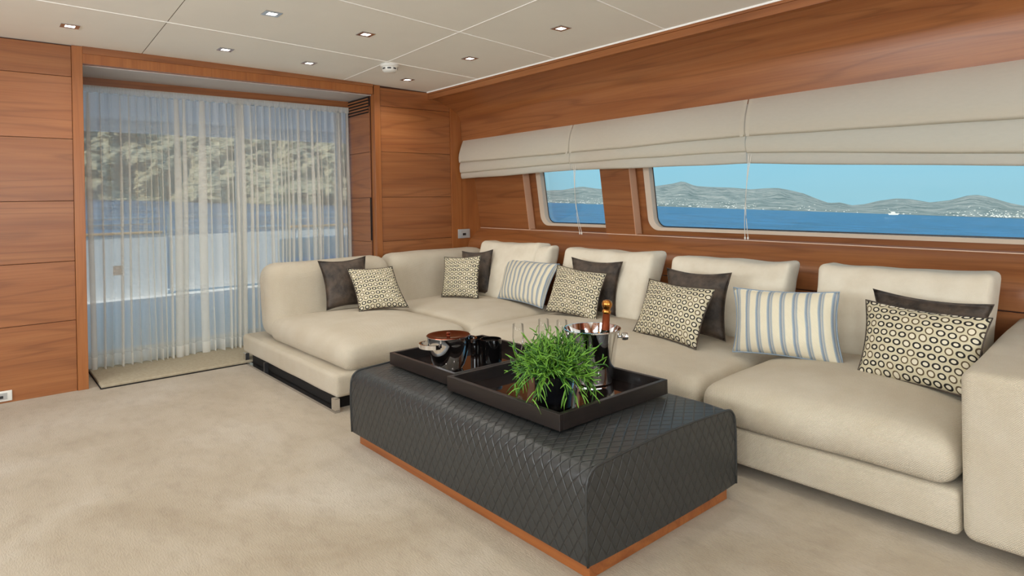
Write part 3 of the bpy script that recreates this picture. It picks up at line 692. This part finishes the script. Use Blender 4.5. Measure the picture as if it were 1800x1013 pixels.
# ------------------------------------------------------------------ sectional sofa
sofa = thing('sectional_sofa', (1.5, -.6, 0), 'large cream woven L-shaped sectional sofa with chaise end and chrome runner', 'sofa')
def soft(amp, sc, seed=0): return lambda p_: p_+Vector((N3((p_.y*sc, p_.z*sc, seed)), N3((p_.x*sc, p_.z*sc, seed+5)), N3((p_.x*sc, p_.y*sc, seed+9))))*amp
SF = lambda **k: dict(parent=sofa, smooth=180, **k)
build('chaise_base', MB().rbox((-.02, -1.935, .075), (1.575, -.95, .205), .028, (16, 10, 2), soft(.004, 3)), 'sofa_fabric', **SF())
build('long_base', MB().rbox((.02, -1.075, .050), (4.262, .13, .197), .022, (40, 10, 2), lambda p_: p_), 'sofa_fabric', **SF())
def chaise_fn(p_):
    q = soft(.006, 3.2, 2)(p_); return q
build('seat_cushion', MB().rbox((.34, -1.87, .195), (1.57, -1.0, .355), .075, (18, 14, 3), chaise_fn, puff=.045), 'sofa_fabric', **SF())
build('seat_cushion', MB().rbox((.34, -.985, .195), (1.60, -.10, .355), .07, (18, 14, 3), soft(.006, 3.2, 4), puff=.045), 'sofa_fabric', **SF())
build('seat_cushion', MB().rbox((1.615, -1.10, .195), (3.315, -.10, .36), .075, (24, 14, 3), soft(.006, 3.2, 6), puff=.045), 'sofa_fabric', **SF())
build('seat_cushion', MB().rbox((3.325, -1.10, .195), (4.262, -.10, .36), .075, (16, 14, 3), soft(.006, 3.2, 8), puff=.055), 'sofa_fabric', **SF())
def back_fn(p_):
    q = soft(.008, 3, 12)(p_); q.x += -.16*(q.z-.2)*.5; return q
build('backrest', MB().rbox((.13, -1.87, .20), (.43, -.885, .735), .11, (5, 14, 8), back_fn), 'sofa_fabric', **SF())
build('backrest', MB().rbox((.13, -.89, .20), (.43, .10, .745), .10, (5, 14, 8), back_fn), 'sofa_fabric', **SF())
build('armrest', MB().rbox((4.27, -1.085, .050), (4.66, .13, .59), .035, (6, 14, 8), lambda p_: soft(.004, 2, 3)(p_)+Vector((-.07*(p_.y+1.08), 0, 0))*(1 if p_.z > .3 else .6)), 'sofa_fabric', **SF())
def bcush(x0, x1, z1, seed, z0=.375, t0=.17, yb=-.30, lean=.42):
    def fn(p_):
        w_ = (p_.z-z0)/(z1-z0); u = (p_.x-x0)/(x1-x0)*2-1
        q = soft(.012, 5, seed)(p_); bulge = .035*(1-abs(u)**3)*(1-abs(2*w_-1)**3)
        s = 1 if p_.y > yb+t0/2 else -1
        q.y += s*bulge*.6+lean*(q.z-z0); q.z += .010*(abs(u)**8)*max(0, w_-.7)/.3; q.x += .008*u*abs(u)**5*max(0, w_-.75)/.25; q.z += 0-.012*(1-u*u)*w_*.5
        return q
    return build('back_cushion', MB().rbox((x0, yb, z0), (x1, yb+t0, z1), .036, (18, 4, 14), fn), 'back_fabric', **SF())
bcush(.56, 1.27, .815, 1); bcush(.75, 1.40, .80, 21, yb=-.165, lean=.30, z0=.60, t0=.12); bcush(1.58, 2.37, .80, 2); bcush(2.52, 3.26, .79, 3); bcush(3.42, 4.15, .795, 4)
ru = MB(); yr = -1.945
run = build('runner', MB().box((.03, yr, 0), (1.58, yr+.03, .014)), 'steel', parent=sofa)
build('runner_post', MB().box((1.535, yr, .010), (1.58, yr+.03, .078)), 'chrome', parent=sofa, bev=.002)
build('runner_post', MB().box((.03, yr, .010), (.075, yr+.03, .078)), 'chrome', parent=sofa, bev=.002)
build('runner_post', MB().box((.45, yr+.002, .010), (.47, yr+.028, .078)), 'dark_plastic', parent=sofa)
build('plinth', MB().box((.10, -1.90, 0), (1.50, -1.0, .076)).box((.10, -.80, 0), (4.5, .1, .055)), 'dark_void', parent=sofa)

# ------------------------------------------------------------------ throw pillows
def pillow(corners, mat, thick, label, group, seed, n=20):
    bl, br, tr, tl = [Vector(c) for c in corners]
    nrm = (br-bl).cross(tl-bl).normalized(); ctr = (bl+br+tr+tl)/4
    if nrm.dot(CAM-ctr) < 0: nrm = -nrm
    W_ = ((br-bl).length+(tr-tl).length)/2; H_ = ((tl-bl).length+(tr-br).length)/2
    mb = MB(); uv = []; rnd = random.Random(seed)
    for side in (1, -1):
        def fn(i, j):
            u, v = i/n, j/n; a, b2 = 2*u-1, 2*v-1
            pin = .13 if mat == 'velvet' else .085; uu = a*(1-pin*(1-b2*b2)*abs(a)**2*1.0); vv = b2*(1-pin*(1-a*a)*abs(b2)**2*1.0)
            U2, V2 = (uu+1)/2, (vv+1)/2
            p_ = (bl*(1-U2)+br*U2)*(1-V2)+(tl*(1-U2)+tr*U2)*V2
            prof_ = (max(0, 1-abs(a)**2.4)*max(0, 1-abs(b2)**2.4))**.62
            wr = .008*N3((a*2.5+seed, b2*2.5, side*3))*prof_**.5
            return p_+nrm*(side*(thick*.5*prof_)+wr)
        n0 = len(mb.v); mb.grid(n+1, n+1, fn)
        for j in range(n+1):
            for i in range(n+1): uv.append((i/n*W_, j/n*H_))
    # stitch the two shells along the seam
    N_ = (n+1)*(n+1); bnd = [i for i in range(n+1)]+[(j*(n+1)+n) for j in range(1, n+1)]+[n*(n+1)+i for i in range(n-1, -1, -1)]+[j*(n+1) for j in range(n-1, 0, -1)]
    for a_, b2 in zip(bnd, bnd[1:]+bnd[:1]): mb.f.append((a_, b2, b2+N_, a_+N_))
    base = Vector((ctr.x, ctr.y, min(bl.z, br.z)))
    root = thing('throw_pillow', base, label, 'pillow', group)
    build('pillow_cover', mb, mat, parent=root, smooth=180, uv=uv)
    seam = [mb.v[b2] for b2 in bnd[::2]]
    build('piping', MB().tube(seam, .0035, 5, closed=True), mat if mat != 'ring_print' else 'velvet', parent=root, smooth=60, uv=[(0.02, 0.02)]*(len(seam)*5))
    return root
G1, G2, G3 = 'ring-patterned throw pillows', 'dark brown velvet throw pillows', 'blue striped throw pillows'
pillow([(0.575, -1.535, 0.40), (0.60, -1.20, 0.40), (0.455, -1.16, 0.755), (0.44, -1.535, 0.745)], 'velvet', .12, 'dark brown velvet pillow at the chaise end near the curtain', G2, 1)
pillow([(0.80, -1.395, 0.40), (0.90, -1.055, 0.40), (0.665, -1.05, 0.68), (0.57, -1.372, 0.685)], 'ring_print', .11, 'ring-patterned pillow leaning on the velvet pillow at the chaise end', G1, 2)
pillow([(0.655, -0.605, 0.40), (0.972, -0.475, 0.40), (0.902, -0.385, 0.73), (0.588, -0.524, 0.71)], 'ring_print', .10, 'small ring-patterned pillow in the sofa corner', G1, 3)
pillow([(0.60, -0.40, 0.40), (0.875, -0.27, 0.40), (0.81, -0.19, 0.76), (0.57, -0.33, 0.745)], 'velvet', .09, 'dark velvet pillow tucked behind the ring pillow in the corner', G2, 4)
pillow([(1.039, -0.335, 0.40), (1.653, -0.43, 0.40), (1.635, -0.24, 0.695), (0.90, -0.13, 0.70)], 'stripe_print', .11, 'blue striped pillow in the corner, left of a ring pillow', G3, 5)
pillow([(1.737, -0.49, 0.40), (2.217, -0.505, 0.395), (2.169, -0.34, 0.675), (1.685, -0.31, 0.70)], 'ring_print', .11, 'ring-patterned pillow behind the champagne bucket', G1, 6)
pillow([(1.871, -0.37, 0.40), (2.199, -0.30, 0.40), (2.177, -0.19, 0.74), (1.787, -0.27, 0.755)], 'velvet', .09, 'dark velvet pillow behind the champagne bottle and ring pillow', G2, 7)
pillow([(2.596, -0.62, 0.40), (3.067, -0.71, 0.395), (3.067, -0.524, 0.675), (2.569, -0.425, 0.68)], 'ring_print', .11, 'ring-patterned pillow between champagne bucket and striped pillow', G1, 8)
pillow([(2.72, -0.50, 0.40), (3.085, -0.47, 0.40), (3.06, -0.355, 0.745), (2.676, -0.40, 0.75)], 'velvet', .09, 'dark velvet pillow directly left of the larger striped pillow', G2, 9)
pillow([(3.218, -0.628, 0.395), (3.712, -0.56, 0.40), (3.642, -0.421, 0.705), (3.151, -0.496, 0.69)], 'stripe_print', .13, 'large blue striped pillow in the middle of the long seat', G3, 10)
pillow([(3.794, -0.641, 0.40), (4.236, -0.714, 0.40), (4.246, -0.562, 0.68), (3.775, -0.479, 0.69)], 'ring_print', .12, 'large ring-patterned pillow against the right armrest', G1, 11)
pillow([(3.79, -0.45, 0.41), (4.20, -0.46, 0.41), (4.205, -0.35, 0.70), (3.757, -0.345, 0.722)], 'velvet', .09, 'dark velvet pillow behind the ring pillow at the right armrest', G2, 12)

# ------------------------------------------------------------------ ottoman
OX0, OX1, OY0, OY1 = 2.05, 3.585, -2.075, -1.245
ott = thing('ottoman', ((OX0+OX1)/2, (OY0+OY1)/2, 0), 'long black quilted leather ottoman on a wooden plinth', 'ottoman')
def oprof():
    pts = []; r = .055; zt_ = .352
    for z in (.058, .12, .2, .26): pts.append((OY0-.004*math.sin((z-.058)/.3*math.pi), z))
    for k in range(9):
        a = math.radians(180-90*k/8); pts.append((OY0+r+r*math.cos(a), zt_-r+r*math.sin(a)))
    m_ = 14
    for k in range(1, m_): f = k/m_; y = OY0+r+(OY1-OY0-2*r)*f; pts.append((y, zt_+.012*math.sin(math.pi*f)))
    for k in range(9):
        a = math.radians(90-90*k/8); pts.append((OY1-r+r*math.cos(a), zt_-r+r*math.sin(a)))
    for z in (.26, .2, .12, .058): pts.append((OY1+.004*math.sin((z-.058)/.3*math.pi), z))
    return pts
op = oprof(); arc = [0]
for a, b_ in zip(op, op[1:]): arc.append(arc[-1]+math.hypot(b_[0]-a[0], b_[1]-a[1]))
NXO = 30; mb = MB(); uv = []
for j in range(NXO+1):
    x = OX0+.004+(OX1-OX0-.008)*j/NXO
    for k, (y, z) in enumerate(op):
        ed = min(j, NXO-j); sink = -.006*max(0, 1-ed/2) if z > .3 else 0
        mb.v.append(Vector((x, y, z+sink))); uv.append((x, arc[k]))
K_ = len(op)
for j in range(NXO):
    for k in range(K_-1): mb.f.append((j*K_+k, (j+1)*K_+k, (j+1)*K_+k+1, j*K_+k+1))
build('leather_cover', mb, 'quilted_leather', parent=ott, smooth=180, uv=uv)
for xe, sgn in ((OX0, -1), (OX1, 1)):
    mb = MB(); uv = []; cy = (OY0+OY1)/2
    rings = 6
    for rI in range(rings):
        f = 1-rI/(rings-1)
        for (y, z) in op:
            yy_ = cy+(y-cy)*f; z_ = .058+(z-.006*(z > .3)-.058)*f
            mb.v.append(Vector((xe+sgn*(.010*(1-f**3)), yy_, z_))); uv.append((yy_, z_))
    for rI in range(rings-1):
        for k in range(K_-1): mb.f.append((rI*K_+k, rI*K_+k+1, (rI+1)*K_+k+1, (rI+1)*K_+k))
    build('end_panel', mb, 'quilted_leather', parent=ott, smooth=180, uv=uv)
    build('piping', MB().tube([(xe, y, z-.004*(z > .3)) for y, z in op], .0045, 6), 'leather_piping', parent=ott, smooth=180)
build('underside', MB().box((OX0+.006, OY0+.004, .056), (OX1-.006, OY1-.004, .062)), 'dark_void', parent=ott)
build('wood_plinth', MB().box((OX0+.022, OY0+.03, 0), (OX1-.022, OY1-.03, .057)), 'plinth_wood', parent=ott, bev=.002)

# ------------------------------------------------------------------ trays and what stands on them
ZT_ = .366
def tray(x0, x1, y0, y1, label, slots=()):
    t_ = thing('serving_tray', ((x0+x1)/2, (y0+y1)/2, ZT_), label, 'tray', 'dark wooden serving trays on the ottoman'); w_, h = .018, .058
    build('tray_base', MB().box((x0+.004, y0+.004, ZT_), (x1-.004, y1-.004, ZT_+.010)), 'tray_gloss', parent=t_)
    for lo, hi in (((x0, y0), (x1, y0+w_)), ((x0, y1-w_), (x1, y1)), ((x0, y0+w_), (x0+w_, y1-w_)), ((x1-w_, y0+w_), (x1, y1-w_))):
        build('tray_rim', MB().box((lo[0], lo[1], ZT_), (hi[0], hi[1], ZT_+h)), 'tray_wood', parent=t_, bev=.002)
tray(2.125, 2.672, -1.905, -1.33, 'dark wooden tray under the metal pot and candle')
tray(2.676, 3.345, -1.945, -1.335, 'larger dark wooden tray under the plant and champagne bucket')
ZS = ZT_+.0102
# metal pot with handles and copper lid
px_, py_ = 2.43, -1.765
pot = thing('lidded_pot', (px_, py_, ZS), 'shiny steel pot with copper lid and loop handles on tray', 'pot')
build('pot_body', MB().lathe((px_, py_, ZS), [(0, 0), (.060, 0), (.064, .004), (.074, .022), (.084, .05), (.092, .085), (.098, .125), (.101, .150), (.103, .152), (.103, .156), (.099, .156), (.095, .14)], 48), 'chrome', parent=pot, smooth=50)
lid = build('pot_lid', MB().lathe((px_, py_, ZS), [(.100, .154), (.100, .159), (.094, .160), (.07, .156), (.03, .154), (0, .154)], 48), 'copper', parent=pot, smooth=50)
build('lid_knob', MB().lathe((px_, py_, ZS+.1535), [(.011, 0), (.008, .005), (.012, .012), (.008, .016), (0, .017)], 20), 'copper', parent=lid, smooth=50)
da = Vector((-.05, -1, 0)).normalized()
for sgn in (1, -1):
    d_ = da*sgn; s_ = Vector((-d_.y, d_.x, 0)); mb = MB(); pts = []
    for k in range(17):
        a = math.radians(-100+200*k/16); pts.append(Vector((px_, py_, 0))+d_*(.092+.05*math.cos(a))+s_*(.062*math.sin(a)))
    for k in range(16):
        a, b_ = pts[k], pts[k+1]; ca = (a-Vector((px_, py_, 0))-d_*.085).normalized()*.004; cb = (b_-Vector((px_, py_, 0))-d_*.085).normalized()*.004
        z0, z1 = ZS+.113, ZS+.132
        A = [a+ca+Vector((0, 0, z0)), b_+cb+Vector((0, 0, z0)), b_+cb+Vector((0, 0, z1)), a+ca+Vector((0, 0, z1))]
        B = [a-ca+Vector((0, 0, z0)), b_-cb+Vector((0, 0, z0)), b_-cb+Vector((0, 0, z1)), a-ca+Vector((0, 0, z1))]
        mb.quad(*A); mb.quad(*reversed(B)); mb.quad(A[3], A[2], B[2], B[3]); mb.quad(A[1], A[0], B[0], B[1])
    build('loop_handle', mb, 'chrome', parent=pot)
# candles
def candle(x, y, r, h, label):
    c = thing('candle_jar', (x, y, ZS), label, 'candle', 'black glass candle jars')
    build('glass_jar', MB().lathe((x, y, ZS), [(0, 0), (r*.9, 0), (r*.97, .004), (r, .014), (r, h), (r-.004, h+.001), (r-.005, h-.03), (0, h-.03)], 40), 'black_gloss', parent=c, smooth=40)
    build('wax', MB().lathe((x, y, ZS+h-.0295), [(0, .004), (r-.012, .004), (r-.006, .001)], 32), 'wax', parent=c, smooth=60)
    build('wick', MB().tube([(x, y, ZS+h-.026), (x+.001, y, ZS+h-.014)], .0012, 5), 'dark_plastic', parent=c)
candle(2.495, -1.565, .052, .118, 'black glass candle jar beside the lidded pot')
candle(2.31, -1.50, .040, .085, 'smaller black candle jar half hidden behind the lidded pot')
# champagne bucket, bottle
bx, by = 3.043, -1.445
bk = thing('champagne_bucket', (bx, by, ZS), 'chrome champagne bucket with knob handles on tray', 'ice bucket')
build('bucket_body', MB().lathe((bx, by, ZS), [(0, 0), (.078, 0), (.082, .004), (.082, .014), (.086, .03), (.095, .10), (.106, .17), (.118, .222), (.122, .224), (.122, .229), (.117, .229), (.104, .17), (.093, .10), (.083, .03), (0, .022)], 56), 'chrome', parent=bk, smooth=40)
kd = Vector((.649, .760, 0))
for sgn in (1, -1):
    d_ = kd*sgn; c_ = Vector((bx, by, ZS+.19)); rot = d_.to_track_quat('Z', 'Y').to_matrix()
    build('knob_handle', MB().lathe(c_+d_*.105, [(0, 0), (.006, 0), (.006, .018), (.015, .022), (.017, .034), (.015, .046), (0, .048)], 20, rot), 'chrome', parent=bk, smooth=50)
bt_rot = Vector((.07, .05, 1)).normalized().to_track_quat('Z', 'Y').to_matrix(); bc = Vector((bx+.026, by+.03, ZS+.03))
bo = thing('champagne_bottle', bc, 'champagne bottle with gold foil top standing in the bucket', 'bottle')
build('bottle_glass', MB().lathe(bc, [(0, 0), (.04, 0), (.042, .01), (.042, .11), (.036, .14), (.02, .18), (.0165, .20)], 32, bt_rot), 'dark_bottle', parent=bo, smooth=60)
nk = build('neck_foil', MB().lathe(bc, [(.018, .19), (.0165, .22), (.0155, .262), (.0165, .266)], 28, bt_rot), 'brown_foil', parent=bo, smooth=60)
build('cork_cap', MB().lathe(bc, [(.0165, .262), (.019, .266), (.0185, .274), (.0145, .279), (.0175, .286), (.022, .296), (.0225, .306), (.018, .315), (.009, .319), (0, .32)], 28, bt_rot), 'gold_foil', parent=bo, smooth=60)
# flutes
def flute(x, y, label):
    f = thing('champagne_flute', (x, y, ZS), label, 'glass', 'champagne flutes on the tray')
    build('foot', MB().lathe((x, y, ZS), [(0, 0), (.033, 0), (.034, .002), (.015, .006), (.005, .012)], 28), 'flute_glass', parent=f, smooth=60)
    build('stem', MB().lathe((x, y, ZS), [(.005, .010), (.0035, .03), (.0035, .085), (.006, .098)], 16), 'flute_glass', parent=f, smooth=60)
    build('bowl', MB().lathe((x, y, ZS), [(.006, .096), (.014, .106), (.023, .135), (.0265, .17), (.0245, .225), (.0238, .2262)], 32), 'flute_glass', parent=f, smooth=60)
flute(2.738, -1.60, 'champagne flute at the left edge of the plant'); flute(2.815, -1.40, 'champagne flute behind the plant, nearest the bucket'); flute(2.735, -1.44, 'middle champagne flute of the three behind the plant')
# potted plant
qx, qy = 3.155, -1.788
pp = thing('potted_plant', (qx, qy, ZS), 'bushy green grass-like plant in a black pot on tray', 'plant')
build('plant_pot', MB().lathe((qx, qy, ZS), [(0, 0), (.062, 0), (.066, .004), (.074, .12), (.075, .125), (.069, .125), (.067, .11), (0, .11)], 40), 'black_pot', parent=pp, smooth=40)
build('soil', MB().lathe((qx, qy, ZS+.108), [(0, .006), (.05, .005), (.0665, 0)], 24), 'soil', parent=pp, smooth=60)
fl = {'leaf_green': MB(), 'leaf_dark': MB()}; rnd = random.Random(11)
def strand(p0, d0, L, r, depth, grav):
    p_ = Vector(p0); d_ = Vector(d0).normalized(); pts = [p_.copy()]; n = 4 if depth else 5
    for k in range(n):
        d_ = (d_+Vector((rnd.uniform(-.16, .16), rnd.uniform(-.16, .16), rnd.uniform(-.12, .12)-grav))).normalized(); p_ = p_+d_*(L/n); pts.append(p_.copy())
    fl[rnd.choice(('leaf_green', 'leaf_green', 'leaf_dark'))].tube(pts, [r*(1-.55*i/n) for i in range(n+1)], 4)
    if depth:
        for k in range(rnd.choice((2, 3, 3))):
            q = rnd.choice(pts[2:]); a = Vector((rnd.gauss(0, 1), rnd.gauss(0, 1), rnd.gauss(.15, .8))).normalized()
            strand(q, (d_*.9+a*.8), L*rnd.uniform(.38, .6), r*.88, depth-1, grav*.6)
for k in range(190):
    a = rnd.uniform(0, 2*math.pi); el_ = rnd.uniform(-.05, 1.45); rr = rnd.uniform(0, .05)
    d_ = Vector((math.cos(a)*math.cos(el_), math.sin(a)*math.cos(el_), math.sin(el_)+.25))
    p0 = Vector((qx+rr*math.cos(a), qy+rr*math.sin(a), ZS+.118))
    strand(p0, d_, rnd.uniform(.075, .115), .0037, 2, .05*math.cos(el_)+.01)
for k in range(26):
    a = rnd.uniform(0, 2*math.pi); d_ = Vector((math.cos(a), math.sin(a), .35)); p0 = Vector((qx+.06*math.cos(a), qy+.06*math.sin(a), ZS+.125))
    strand(p0, d_, rnd.uniform(.09, .13), .0034, 1, .36)
for k_, mb in fl.items(): build('foliage', mb, k_, parent=pp, smooth=180, kind='stuff', recalc=False)
